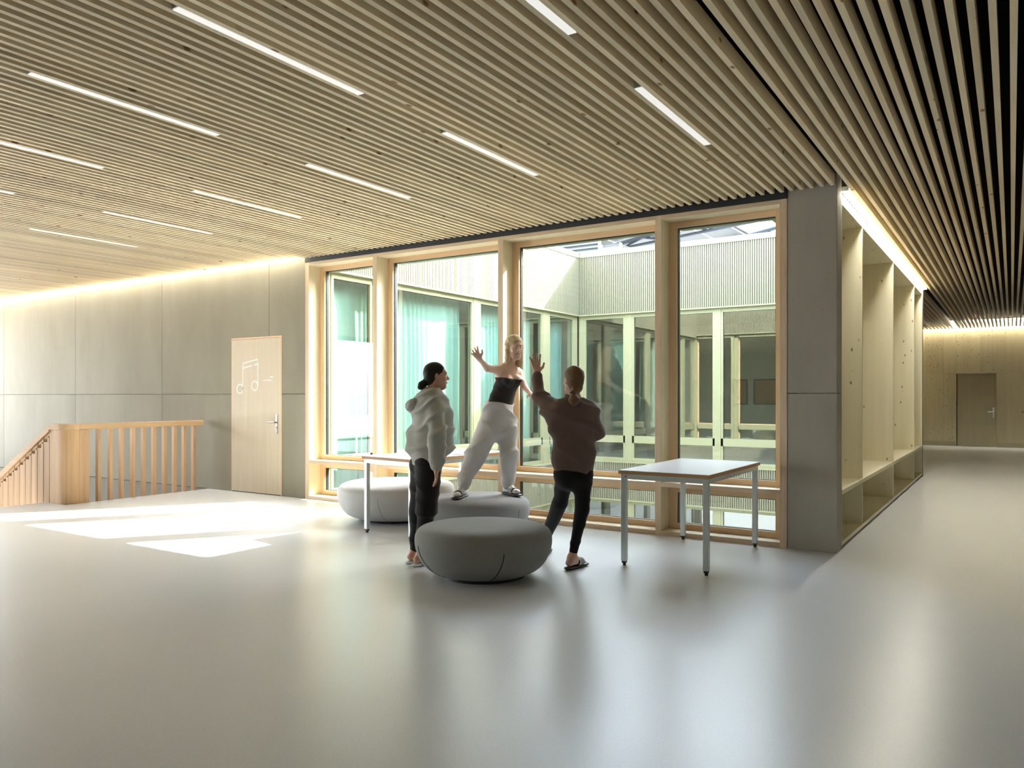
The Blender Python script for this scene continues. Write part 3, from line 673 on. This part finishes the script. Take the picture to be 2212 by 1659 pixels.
# ---------------------------------------------------------------- figures (signed distance fields turned into meshes)
def A3(v): return np.array(v, dtype=np.float32)
class SDF:
    def __init__(s): s.p = []
    def cone(s, a, b, r1, r2, k=.02, n=None, fl=1.0): s.p.append(('c', A3(a), A3(b), r1, r2, k, None if n is None else A3(n), fl)); return s
    def ell(s, c, ax, rad, k=.015): s.p.append(('e', A3(c), np.array([list(q) for q in ax], dtype=np.float32), A3(rad), k)); return s
    def sub(s, c, ax, rad, k=.01): s.p.append(('s', A3(c), np.array([list(q) for q in ax], dtype=np.float32), A3(rad), k)); return s
    def cut(s, c, n, k=.004): s.p.append(('h', A3(c), A3(n)/np.linalg.norm(A3(n)), k)); return s       # removes the side n points to
    def mesh(s, name, h, mat, origin, parent, fold=None, smooth_it=0):
        lo = np.array([1e9]*3); hi = -lo
        for p in s.p:
            if p[0] == 'c':
                r = max(p[3], p[4])+p[5]+.01; lo = np.minimum(lo, np.minimum(p[1], p[2])-r); hi = np.maximum(hi, np.maximum(p[1], p[2])+r)
            elif p[0] == 'e':
                r = float(p[3].max())+p[4]+.01; lo = np.minimum(lo, p[1]-r); hi = np.maximum(hi, p[1]+r)
        lo -= 3*h; n = np.ceil((hi-lo)/h).astype(int)+3
        D = np.full(n, .5, dtype=np.float32)
        ax = [(lo[i]+h*np.arange(n[i])).astype(np.float32) for i in range(3)]
        def sub_box(l, u):
            i0 = np.clip(np.floor((l-lo)/h).astype(int), 0, n-1); i1 = np.clip(np.ceil((u-lo)/h).astype(int)+1, 1, n)
            sl_ = tuple(slice(i0[k_], i1[k_]) for k_ in range(3))
            g_ = np.stack(np.meshgrid(ax[0][sl_[0]], ax[1][sl_[1]], ax[2][sl_[2]], indexing='ij'), -1)
            return sl_, g_
        for p in s.p:
            if p[0] == 'c':
                _, a, b, r1, r2, k_, nn, fl = p; r = max(r1, r2)+k_+.03
                sl_, g_ = sub_box(np.minimum(a, b)-r, np.maximum(a, b)+r)
                if nn is not None:
                    nn = nn/np.linalg.norm(nn); g_ = g_+((fl-1)*((g_-a)@nn))[..., None]*nn; b2 = b+(fl-1)*((b-a)@nn)*nn
                else: b2 = b
                ab = b2-a; t = np.clip(((g_-a)@ab)/max(ab@ab, 1e-9), 0, 1)
                d = np.linalg.norm(g_-a-t[..., None]*ab, axis=-1)-(r1+(r2-r1)*t)
                if nn is not None: d = d*(1/(.5+.5*fl))
            elif p[0] in 'es':
                _, c, R_, rad, k_ = p; r = float(rad.max())+k_+.03
                sl_, g_ = sub_box(c-r, c+r); q = (g_-c)@R_.T
                l1 = np.linalg.norm(q/rad, axis=-1); l2 = np.linalg.norm(q/(rad*rad), axis=-1)
                d = l1*(l1-1)/np.maximum(l2, 1e-6)
            else:
                _, c, nn, k_ = p
                g0 = (ax[0]-c[0])[:, None, None]*nn[0]+(ax[1]-c[1])[None, :, None]*nn[1]+(ax[2]-c[2])[None, None, :]*nn[2]
                D = np.maximum(D, g0); continue
            E_ = D[sl_]
            if p[0] == 's':
                d = -d; hh = np.clip(.5-.5*(E_-d)/k_, 0, 1); D[sl_] = E_*(1-hh)+d*hh+k_*hh*(1-hh)
            else:
                hh = np.clip(.5+.5*(E_-d)/k_, 0, 1); D[sl_] = E_*(1-hh)+d*hh-k_*hh*(1-hh)
        if fold: D = D+fold(ax[0][:, None, None], ax[1][None, :, None], ax[2][None, None, :]).astype(np.float32)
        D = np.nan_to_num(D, nan=.5)
        for a_ in range(3):  # closed at the border
            D = np.moveaxis(D, a_, 0); D[0] = .5; D[-1] = .5; D = np.moveaxis(D, 0, a_)
        I = D < 0
        c8 = [I[i:n[0]-1+i, j:n[1]-1+j, k_:n[2]-1+k_] for i in (0, 1) for j in (0, 1) for k_ in (0, 1)]
        s8 = sum(c.astype(np.int8) for c in c8); act = (s8 > 0) & (s8 < 8)
        idx = np.full(act.shape, -1, dtype=np.int64); ii = np.argwhere(act); idx[act] = np.arange(len(ii))
        acc = np.zeros((len(ii), 3)); cnt = np.zeros(len(ii))
        cr = [(i, j, k_) for i in (0, 1) for j in (0, 1) for k_ in (0, 1)]
        for u in cr:
            for a_ in range(3):
                if u[a_]: continue
                w = list(u); w[a_] = 1
                du = D[ii[:, 0]+u[0], ii[:, 1]+u[1], ii[:, 2]+u[2]]; dw = D[ii[:, 0]+w[0], ii[:, 1]+w[1], ii[:, 2]+w[2]]
                m_ = (du < 0) != (dw < 0); t = np.where(m_, du/np.where(m_, du-dw, 1), 0)
                pos = np.array(u, float)[None, :].repeat(len(ii), 0); pos[:, a_] += t
                acc += pos*m_[:, None]; cnt += m_
        V = lo+(ii+acc/np.maximum(cnt, 1)[:, None])*h
        F = []
        for a_ in range(3):
            b_, c_ = (a_+1) % 3, (a_+2) % 3
            sA = [slice(None)]*3; sB = [slice(None)]*3; sA[a_] = slice(0, n[a_]-1); sB[a_] = slice(1, n[a_])
            X = I[tuple(sA)] != I[tuple(sB)]; e_ = np.argwhere(X)
            ok = (e_[:, b_] > 0) & (e_[:, c_] > 0) & (e_[:, b_] < n[b_]-1) & (e_[:, c_] < n[c_]-1); e_ = e_[ok]
            fl_ = I[tuple(sA)][tuple(e_.T)]
            def cell(db, dc):
                q = e_.copy(); q[:, b_] -= db; q[:, c_] -= dc; return idx[tuple(q.T)]
            q = np.stack([cell(1, 1), cell(0, 1), cell(0, 0), cell(1, 0)], 1)
            q[~fl_] = q[~fl_][:, ::-1]; F.append(q)
        F = np.concatenate(F); V = V-np.array(origin)[None, :]
        me = bpy.data.meshes.new(name); me.vertices.add(len(V)); me.vertices.foreach_set('co', V.astype(np.float32).ravel())
        me.loops.add(F.size); me.loops.foreach_set('vertex_index', F.astype(np.int32).ravel())
        me.polygons.add(len(F)); me.polygons.foreach_set('loop_start', np.arange(0, F.size, 4, dtype=np.int32))
        me.update(calc_edges=True); me.validate()
        me.polygons.foreach_set('use_smooth', [True]*len(me.polygons)); me.materials.append(M[mat])
        o = link(name, me, parent)
        if smooth_it: md = o.modifiers.new('s', 'SMOOTH'); md.factor = .5; md.iterations = smooth_it
        return o
def skinmat(name, c):
    m, nt, b = newmat(name); b.inputs['Base Color'].default_value = (*c, 1); b.inputs['Roughness'].default_value = .5
    b.inputs['Subsurface Weight'].default_value = 0; b.inputs['Specular IOR Level'].default_value = .3
    return m
M['skin_a'] = skinmat('warm_skin', (.66, .38, .27)); M['skin_b'] = skinmat('fair_skin', (.80, .54, .43)); M['skin_c'] = skinmat('light_skin', (.66, .42, .33))
M['hair_dark'] = fabric('dark_brown_hair', (.035, .028, .024), (.012, .010, .009), 120, .5)
M['hair_blond'] = fabric('blond_hair', (.78, .64, .42), (.55, .41, .23), 120, .5)
M['hair_brown'] = fabric('brown_hair', (.24, .145, .075), (.12, .07, .035), 120, .5)
M['hood'] = fabric('grey_marl_jersey', (.55, .55, .51), (.44, .44, .41), 400)
M['trouser'] = fabric('charcoal_cloth', (.030, .028, .028), (.016, .015, .015), 300)
M['sweatp'] = fabric('pale_grey_jersey', (.64, .62, .62), (.53, .51, .51), 400)
M['tubetop'] = fabric('dark_grey_rib', (.055, .052, .05), (.035, .033, .032), 300)
M['brownsw'] = fabric('brown_sweatshirt', (.20, .14, .125), (.13, .09, .08), 300)
M['legging'] = fabric('black_legging', (.016, .015, .016), (.009, .009, .009), 300)
M['sock'] = plain('white_sock', (.82, .82, .82), .9); M['slide_w'] = plain('white_rubber', (.75, .77, .78), .5); M['slide_b'] = plain('black_rubber', (.012, .012, .015), .45)
M['lip'] = plain('lip', (.48, .17, .15), .5); M['eyew'] = plain('eye_white', (.8, .78, .75), .3); M['iris'] = plain('iris', (.03, .02, .015), .3)

def folds(amp, seed, sc=1.0, diag=(0, 0, 0)):
    r = random.Random(seed); W_ = [(r.uniform(-14, 14)*sc, r.uniform(-14, 14)*sc, r.uniform(6, 26)*sc, r.uniform(0, 6), r.uniform(.4, 1)) for _ in range(6)]
    def f(x, y, z):
        wx = .03*np.sin(z*11+seed)+.02*np.sin(y*13); wz = .03*np.sin(x*9+seed)
        s_ = 0
        for a, b, c, p, w in W_: s_ = s_+w*np.sin(a*(x+wx)+b*y+c*(z+wz)+p)
        return amp*np.clip(np.abs(s_)*.6-.5, -.5, .35)
    return f
def norm(v): return Vector(v).normalized()
def head(B, c, f, s=1.0, neckto=None, neckr=.05):
    f = norm((f[0], f[1], f[2] if len(f) > 2 else 0)); sd_ = f.cross(UP).normalized(); u = sd_.cross(f).normalized()
    ax = (sd_, f, u); Q = lambda a, b, d: c+(sd_*a+f*b+u*d)*s
    B.ell(Q(0, -.012, .030), ax, [.074*s, .094*s, .088*s], .01)
    B.ell(Q(0, .020, -.025), ax, [.058*s, .070*s, .088*s], .03)
    B.cone(Q(-.018, .052, -.098), Q(.018, .052, -.098), .022*s, .022*s, .035)
    B.cone(Q(-.045, .0, -.06), Q(-.018, .05, -.095), .025*s, .02*s, .03); B.cone(Q(.045, .0, -.06), Q(.018, .05, -.095), .025*s, .02*s, .03)
    for g_ in (-1, 1): B.ell(Q(g_*.036, .062, -.028), ax, [.022*s, .018*s, .02*s], .02)
    B.cone(Q(-.03, .078, .024), Q(.03, .078, .024), .011*s, .011*s, .015)
    for g_ in (-1, 1): B.sub(Q(g_*.029, .096, .004), ax, [.016*s, .014*s, .010*s], .008)
    B.cone(Q(0, .082, .012), Q(0, .106, -.028), .006*s, .0115*s, .008); B.cone(Q(-.010, .095, -.033), Q(.010, .095, -.033), .007*s, .007*s, .006)
    B.ell(Q(0, .086, -.058), ax, [.022*s, .010*s, .005*s], .005); B.ell(Q(0, .085, -.068), ax, [.019*s, .010*s, .006*s], .005)
    for g_ in (-1, 1):
        B.ell(Q(g_*.077, -.010, -.006), (norm(sd_*g_+f*-.35), norm(f+sd_*g_*.35), u), [.007*s, .019*s, .031*s], .006)
        B.sub(Q(g_*.085, -.004, -.004), ax, [.005*s, .008*s, .014*s], .004)
    if neckto is not None: B.cone(Q(0, -.018, -.06), neckto, neckr*s, neckr*1.08, .03)
    return Q, ax
def face_parts(Q, ax, s, parent, org, hair):
    sd_, f, u = ax
    for g_ in (-1, 1):
        e_ = SDF().ell(Q(g_*.029, .079, .004), ax, [.0135*s, .010*s, .0075*s]).mesh('eye', .0022, 'eyew', org, parent)
        SDF().ell(Q(g_*.029, .087, .004), ax, [.0055*s, .004*s, .0055*s]).mesh('iris', .0015, 'iris', org, e_)
        SDF().cone(Q(g_*.014, .090, .021), Q(g_*.044, .080, .023), .0035*s, .0025*s).mesh('eyebrow', .0022, hair, org, parent)
    SDF().cone(Q(-.017, .0885, -.063), Q(.017, .0885, -.063), .0055*s, .0055*s).mesh('lips', .0022, 'lip', org, parent)
def hand(B, w, d, pn, th, s=1.0, curl=.25, spread=.16):
    d = norm(d); pn = norm(Vector(pn)-d*Vector(pn).dot(d)); ac = d.cross(pn).normalized()
    if ac.dot(Vector(th)) < 0: ac = -ac
    B.cone(w, w+d*.035*s, .024*s, .027*s, .015, pn, 1.3)
    for t in (-.022, -.007, .008, .022): B.cone(w+d*.02*s+ac*t*.6*s, w+d*.085*s+ac*t*1.25*s, .013*s, .0115*s, .012)
    for i, (t, L_) in enumerate(((.029, .070), (.010, .080), (-.010, .074), (-.028, .058))):
        p = w+d*.085*s+ac*t*s; di = norm(d+ac*t*spread/.02)
        for k_, (fr, r_) in enumerate(((.45, .0095), (.3, .0085), (.25, .0078))):
            di = norm(di+pn*curl*(.5+k_*.5)); q = p+di*L_*fr*s; B.cone(p, q, r_*s, (r_-.0007)*s, .004); p = q
    p = w+d*.025*s+ac*.022*s; di = norm(ac*.9+d*.7+pn*.2)
    q = p+di*.042*s; B.cone(p, q, .0135*s, .0105*s, .012); di = norm(di*.6+d*.8); B.cone(q, q+di*.032*s, .0105*s, .009*s, .005)
def foot(B, ank, toe_dir, zf, s=1.0):
    t = norm((toe_dir[0], toe_dir[1], 0)); base = Vector((ank.x, ank.y, zf))
    B.cone(ank, base-t*.035*s+UP*.034*s, .032*s, .030*s, .03); B.cone(ank, base+t*.07*s+UP*.035*s, .034*s, .030*s, .03)
    sd_ = t.cross(UP)
    B.cone(base-t*.04*s+UP*.028*s, base+t*.12*s+UP*.024*s, .027*s, .033*s, .02, UP, 1.4)
    for i in range(5):
        o_ = (i-2)*.016*s; B.cone(base+t*(.135-.006*abs(i-1))*s+sd_*o_+UP*.018*s, base+t*(.172-.012*abs(i-1))*s+sd_*o_*1.1+UP*.014*s, .011*s, .009*s, .006)
    return base, t, sd_
def slide(base, t, sd_, zf, s, parent, org, solem, strapm, stripem, n=3):
    r = SDF().cone(base-t*.05*s+UP*(-.010), base+t*.165*s+UP*(-.010), .040*s, .046*s, .01, UP, 3.2)
    so_ = r.mesh('slipper_sole', .005, solem, org, parent)
    def band(a0, a1, rr, mt, nm, pr):
        b_ = SDF().cone(base+t*.03*s+UP*.028*s, base+t*.14*s+UP*.018*s, (.041+rr)*s, (.044+rr)*s, .01, UP, 1.25)
        b_.cut(base+t*a0*s, -t); b_.cut(base+t*a1*s, t); b_.cut(base+UP*(-.004), -UP); return b_.mesh(nm, .004, mt, org, pr)
    st_ = band(.045, .125, .0, strapm, 'slipper_strap', so_)
    w = .08/(2*n+1)
    for i in range(n): band(.045+w*(2*i+1), .045+w*(2*i+2), .003, stripem, 'strap_stripe', so_)

def figure(d0):
    def P(px, py, dy=0.0):
        d = d0+dy; return RT*((px-1106)/FPX*d)+FW*d+UP*(EYE-(py-855)/FPX*d)
    return P

# ---- woman in the grey hoodie, seen from her right side
P = figure(6.45); org = at((900-1106)/FPX*6.42, 6.42); pa = empty('person', org, label='woman in a grey hoodie and charcoal trousers standing in profile at left', cat='person')
f = norm(RT*.97+FW*.22)
B = SDF(); s = .93
c = P(943, 812)
Q, ax = head(B, c, (f.x, f.y, .02), s, P(930, 862), .050)
B.cone(P(934, 872, -.15), P(934, 872, .15), .05, .05, .04); B.cone(P(932, 880), P(924, 990), .12, .11, .05, f, 1.5); B.cone(P(924, 985), P(921, 1010), .12, .115, .04, f, 1.3)
wr_ = P(942, 1008, -.21)
B.cone(P(938, 878, -.16), P(945, 945, -.23), .042, .036, .03); B.cone(P(945, 945, -.23), wr_, .035, .022, .02)
hand(B, wr_, (0.03, 0, -1), (-FW*.2-RT), -FW+RT*.5, .98, .28, .06)
wf_ = P(950, 1000, .2)
B.cone(P(936, 876, .16), P(935, 945, .22), .042, .036, .03); B.cone(P(935, 945, .22), wf_, .035, .022, .02); hand(B, wf_, (0.03, 0, -1), -RT, FW, .98, .28, .06)
an, af = P(909, 1200, -.05), P(896, 1192, .07)
B.cone(P(925, 1000, -.09), P(922, 1095, -.07), .075, .050, .03); B.cone(P(922, 1095, -.07), an, .048, .030, .02)
B.cone(P(915, 1000, .09), P(908, 1095, .08), .075, .050, .03); B.cone(P(908, 1095, .08), af, .048, .030, .02)
ft = RT*.72+FW*.7
ra = foot(B, an, ft, .024); rb = foot(B, af, ft, .024)
B.mesh('body', .0055, 'skin_a', org, pa)
face_parts(Q, ax, s, pa, org, 'hair_dark')
H_ = SDF(); H_.ell(Q(0, -.020, .034), ax, [.081*s, .100*s, .093*s], .01); H_.ell(Q(0, -.055, -.02), ax, [.066*s, .055*s, .07*s], .03)
H_.cut(Q(0, .058, .05), ax[1]*1.0-ax[2]*.55); H_.sub(Q(0, .062, -.045), ax, [.11*s, .073*s, .078*s], .008)
H_.cone(Q(0, -.085, -.045), Q(0, -.135, -.085), .026*s, .032*s, .02); H_.cone(Q(0, -.13, -.075), Q(0, -.15, -.10), .030*s, .018*s, .02)
H_.mesh('hair', .0055, 'hair_dark', org, pa, folds(.003, 3, 3))
K = SDF()
K.cone(P(931, 888), P(925, 968), .205, .195, .06, f, 1.32); K.cone(P(936, 866, -.10), P(936, 866, .10), .075, .075, .05)
K.cone(P(927, 966), P(926, 978), .20, .165, .03, f, 1.22)
K.cone(P(940, 880, -.165), P(946, 942, -.245), .078, .072, .04); K.cone(P(946, 942, -.245), P(944, 992, -.225), .072, .060, .03); K.cone(P(944, 994, -.225), P(943, 1006, -.215), .046, .042, .015)
K.cone(P(932, 880, .165), P(925, 942, .24), .078, .072, .04); K.cone(P(925, 942, .24), P(945, 990, .22), .072, .055, .03)
K.cone(P(955, 905), P(957, 960), .09, .10, .06); K.cone(P(897, 940), P(900, 965), .07, .09, .06)
K.cone(P(932, 852), P(932, 866), .066, .085, .02); K.sub(P(934, 841), ax, [.058, .062, .045], .01)
K.mesh('hoodie', .007, 'hood', org, pa, folds(.026, 7), 1)
K = SDF(); K.cone(P(921, 860), P(893, 878), .060, .066, .04, norm(RT*.5+UP), 1.4); K.cone(P(893, 874, -.05), P(893, 876, .05), .045, .045, .03); K.cone(P(895, 884), P(902, 902), .055, .03, .03)
K.sub(P(899, 868), ((1, 0, 0), (0, 1, 0), (0, 0, 1)), [.035, .035, .03], .02)
K.mesh('hood', .007, 'hood', org, pa, folds(.014, 9, 1.6), 2)
K = SDF(); K.cone(P(923, 978), P(921, 1015), .135, .13, .04, f, 1.3)
K.cone(P(926, 1005, -.085), P(922, 1095, -.07), .107, .090, .05); K.cone(P(922, 1095, -.07), P(911, 1184, -.05), .082, .050, .04)
K.cone(P(912, 1005, .085), P(908, 1095, .08), .105, .088, .05); K.cone(P(908, 1095, .08), P(898, 1184, .07), .088, .052, .04)
K.mesh('trousers', .007, 'trouser', org, pa, folds(.012, 12), 2)
slide(*ra, 0, 1, pa, org, 'slide_w', 'slide_w', 'slide_w'); slide(*rb, 0, 1, pa, org, 'slide_w', 'slide_w', 'slide_w')

# ---- blonde woman standing on the pouf
ZP = .404
P = figure(7.75); org = at(-.36, 7.76)+UP*ZP; pb = empty('person', org, label='blonde woman in a dark tube top and grey sweatpants standing on the pouf', cat='person')
B = SDF(); s = 1.0; f = norm(-FW*.86+RT*.42); fc = norm(-FW*.80+RT*.60)
c = P(1111, 750, -.03)
Q, ax = head(B, c, (f.x, f.y, -.12), s, P(1097, 800, .0), .045)
sr, sl_p = P(1073, 799, -.12), P(1121, 806, .11)
B.cone(sr, P(1096, 800), .042, .05, .03); B.cone(P(1096, 800), sl_p, .05, .042, .03)
B.cone(P(1096, 812), P(1082, 868), .128, .108, .05, fc, 1.45); B.cone(P(1082, 866), P(1077, 900), .11, .135, .05, fc, 1.35)
for g_ in (-1, 1): B.ell(P(1097, 822)+fc*.075+norm(fc.cross(UP))*g_*.06, (fc.cross(UP), fc, UP), [.052, .04, .048], .03)
el = P(1052, 795, -.33); w1 = P(1037, 777, -.50); B.cone(sr, el, .042, .034, .03); B.cone(el, w1, .033, .021, .02); hand(B, w1, (w1-el)+UP*.10-RT*.05, -FW+UP*.3, UP+RT*.4, .95, .1, .2)
el2 = P(1133, 836, -.06); w2 = P(1146, 851, -.26); B.cone(sl_p, el2, .040, .032, .03); B.cone(el2, w2, .031, .020, .02); hand(B, w2, (w2-el2)*1.0+RT*.03, -UP, -RT+UP*.3, .95, .3, .1)
ka, aa = P(1024, 985, -.10), P(999, 1049, -.12); kb, ab_ = P(1098, 985, -.03), P(1098, 1048, .09)
B.cone(P(1060, 908, -.03), ka, .08, .052, .03); B.cone(ka, aa, .050, .031, .02); B.cone(P(1092, 908, .03), kb, .08, .052, .03); B.cone(kb, ab_, .050, .031, .02)
fa = foot(B, aa, -FW*.95-RT*.30, ZP+.022); fb = foot(B, ab_, -FW*.8+RT*.5, ZP+.022)
B.mesh('body', .0058, 'skin_b', org, pb)
face_parts(Q, ax, s, pb, org, 'hair_brown')
H_ = SDF(); H_.ell(Q(0, -.016, .036), ax, [.082, .102, .092], .01)
H_.cone(Q(-.062, -.01, .02), Q(-.072, .0, -.17), .040, .034, .03); H_.cone(Q(.062, -.01, .02), Q(.070, .005, -.16), .034, .028, .03); H_.cone(Q(0, -.06, .0), Q(0, -.075, -.18), .065, .06, .04)
H_.sub(Q(0, .085, -.035), ax, [.060, .085, .100], .012); H_.sub(Q(0, .05, -.15), ax, [.052, .09, .09], .01)
H_.mesh('hair', .0055, 'hair_blond', org, pb, folds(.006, 5, 3))
K = SDF(); K.cone(P(1096, 822), P(1082, 868), .136, .116, .05, fc, 1.42); K.cone(P(1082, 866), P(1079, 884), .117, .135, .05, fc, 1.35)
for g_ in (-1, 1): K.ell(P(1097, 823)+fc*.078+norm(fc.cross(UP))*g_*.06, (fc.cross(UP), fc, UP), [.058, .046, .05], .04)
K.cut(P(1095, 817), UP+RT*.12)
K.mesh('tube_top', .006, 'tubetop', org, pb, folds(.005, 2, 2.2), 2)
K = SDF(); K.cone(P(1079, 877), P(1077, 888), .145, .152, .03, fc, 1.25); K.cone(P(1077, 888), P(1076, 915), .155, .17, .05, fc, 1.3)
K.cone(P(1062, 915, -.03), P(1026, 985, -.10), .115, .098, .05); K.cone(P(1026, 985, -.10), P(1005, 1033, -.115), .098, .075, .04); K.cone(P(1003, 1036, -.115), P(1000, 1046, -.12), .073, .060, .02)
K.cone(P(1094, 915, .03), P(1099, 985, -.03), .112, .092, .04); K.cone(P(1099, 985, -.03), P(1098, 1034, .08), .092, .058, .04); K.cone(P(1097, 1038, .08), P(1098, 1046, .085), .066, .058, .02)
K.cut(P(1078, 870), UP+RT*.10)
K.mesh('sweatpants', .007, 'sweatp', org, pb, folds(.022, 21), 1)
for (bs_, t_, sd_), an_ in ((fa, aa), (fb, ab_)):
    K = SDF(); K.cone(an_+UP*.03, bs_-t_*.03+UP*.034, .037, .036, .03); K.cone(an_, bs_+t_*.08+UP*.035, .038, .034, .03); K.cone(bs_-t_*.04+UP*.028, bs_+t_*.155+UP*.022, .032, .036, .02, UP, 1.35)
    K.mesh('sock', .006, 'sock', org, pb); slide(bs_, t_, sd_, 0, 1.05, pb, org, 'slide_b', 'slide_b', 'slide_w')

# ---- woman in the brown sweatshirt, seen from behind
P = figure(6.30); org = at((1240-1106)/FPX*6.3, 6.3); pc = empty('person', org, label='woman in a brown sweatshirt and black leggings, back turned, one arm raised', cat='person')
B = SDF(); s = .93; f = norm(FW*.88-RT*.42)
c = P(1238, 821, .02)
Q, ax = head(B, c, (f.x, f.y, .05), s, P(1241, 868, .0), .048)
shl, shr = P(1203, 884), P(1279, 886)
B.cone(shl, P(1241, 872), .042, .055, .03); B.cone(P(1241, 872), shr, .055, .042, .03)
B.cone(P(1240, 895), P(1240, 975), .13, .105, .05, FW, 1.4); B.cone(P(1240, 975), P(1238, 1015), .11, .135, .05, FW, 1.35)
el = P(1165, 862, .20); w1 = P(1160, 808, .27); B.cone(shl, el, .042, .034, .03); B.cone(el, w1, .034, .021, .02)
hand(B, w1, UP-RT*.12+FW*.02, FW, RT, 1.05, .05, .17)
el2 = P(1293, 935, .05); w2 = P(1262, 925, .27); B.cone(shr, el2, .042, .034, .03); B.cone(el2, w2, .034, .021, .02); hand(B, w2, -RT+UP*.4, -FW, UP, 1.0, .3, .08)
kr, ar = P(1258, 1098, .02), P(1236, 1205, -.03); kl, al = P(1210, 1085, .18), P(1176, 1172, .52)
B.cone(P(1258, 1025, 0), kr, .078, .048, .03); B.cone(kr, ar, .050, .028, .02); B.cone(P(1222, 1025, .02), kl, .078, .048, .03); B.cone(kl, al, .050, .028, .02)
fr_ = foot(B, ar, RT*.62+FW*.78, .026); fl_ = foot(B, al, RT*.2+FW*.95, .026)
B.mesh('body', .0055, 'skin_c', org, pc)
face_parts(Q, ax, s, pc, org, 'hair_brown')
H_ = SDF(); H_.ell(Q(0, -.020, .034), ax, [.083*s, .100*s, .094*s], .01); H_.ell(Q(0, -.045, -.03), ax, [.070*s, .062*s, .078*s], .03)
H_.sub(Q(0, .068, -.040), ax, [.12*s, .075*s, .085*s], .008); H_.cut(Q(0, .062, .05), ax[1]-ax[2]*.5)
tb_ = P(1238, 850, -.11); H_.cone(Q(0, -.08, -.07), tb_, .040, .016, .02)
H_.cone(tb_, P(1240, 864, -.14), .022, .040, .01); H_.cone(P(1240, 864, -.14), P(1240, 872, -.14), .038, .018, .02)
hr_ = H_.mesh('hair', .0055, 'hair_brown', org, pc, folds(.004, 8, 3))
SDF().cone(tb_-RT*.006, tb_+RT*.006, .020, .020, .004).mesh('hair_tie', .004, 'slide_b', org, hr_)
K = SDF(); K.cone(P(1240, 898), P(1240, 1000), .170, .168, .05, FW, 1.38); K.cone(P(1215, 880), P(1268, 882), .072, .072, .05); K.cone(P(1241, 868), P(1241, 880), .075, .10, .03)
K.cone(P(1214, 893, .0), P(1168, 864, .19), .080, .056, .05); K.cone(P(1210, 886, .02), P(1170, 862, .19), .078, .058, .04); K.cone(P(1200, 915, .0), P(1180, 885, .1), .075, .05, .06); K.cone(P(1166, 864, .20), P(1162, 832, .24), .058, .046, .03); K.cone(P(1162, 832, .24), P(1160, 813, .265), .044, .036, .02)
K.cone(P(1272, 892, .0), P(1286, 930, .05), .080, .070, .05); K.cone(P(1286, 932, .05), P(1268, 926, .22), .068, .045, .04)
K.cone(P(1240, 1000), P(1240, 1012), .172, .155, .02, FW, 1.38); K.cut(P(1240, 1019), -UP)
K.sub(P(1241, 856), ((1, 0, 0), (0, 1, 0), (0, 0, 1)), [.056, .056, .045], .01)
K.mesh('sweatshirt', .007, 'brownsw', org, pc, folds(.023, 33), 1)
K = SDF(); K.cone(P(1240, 990), P(1238, 1022), .125, .148, .05, FW, 1.3)
K.cone(P(1258, 1025, 0), kr, .088, .056, .04); K.cone(kr, P(1239, 1190, -.025), .058, .037, .02); K.cone(P(1222, 1025, .02), kl, .088, .056, .04); K.cone(kl, P(1177, 1164, .51), .066, .046, .02)
K.mesh('leggings', .006, 'legging', org, pc, folds(.006, 14, 1.4), 2)
slide(*fr_, 0, 1, pc, org, 'slide_b', 'slide_b', 'slide_w'); slide(*fl_, 0, 1, pc, org, 'slide_b', 'slide_b', 'slide_w')
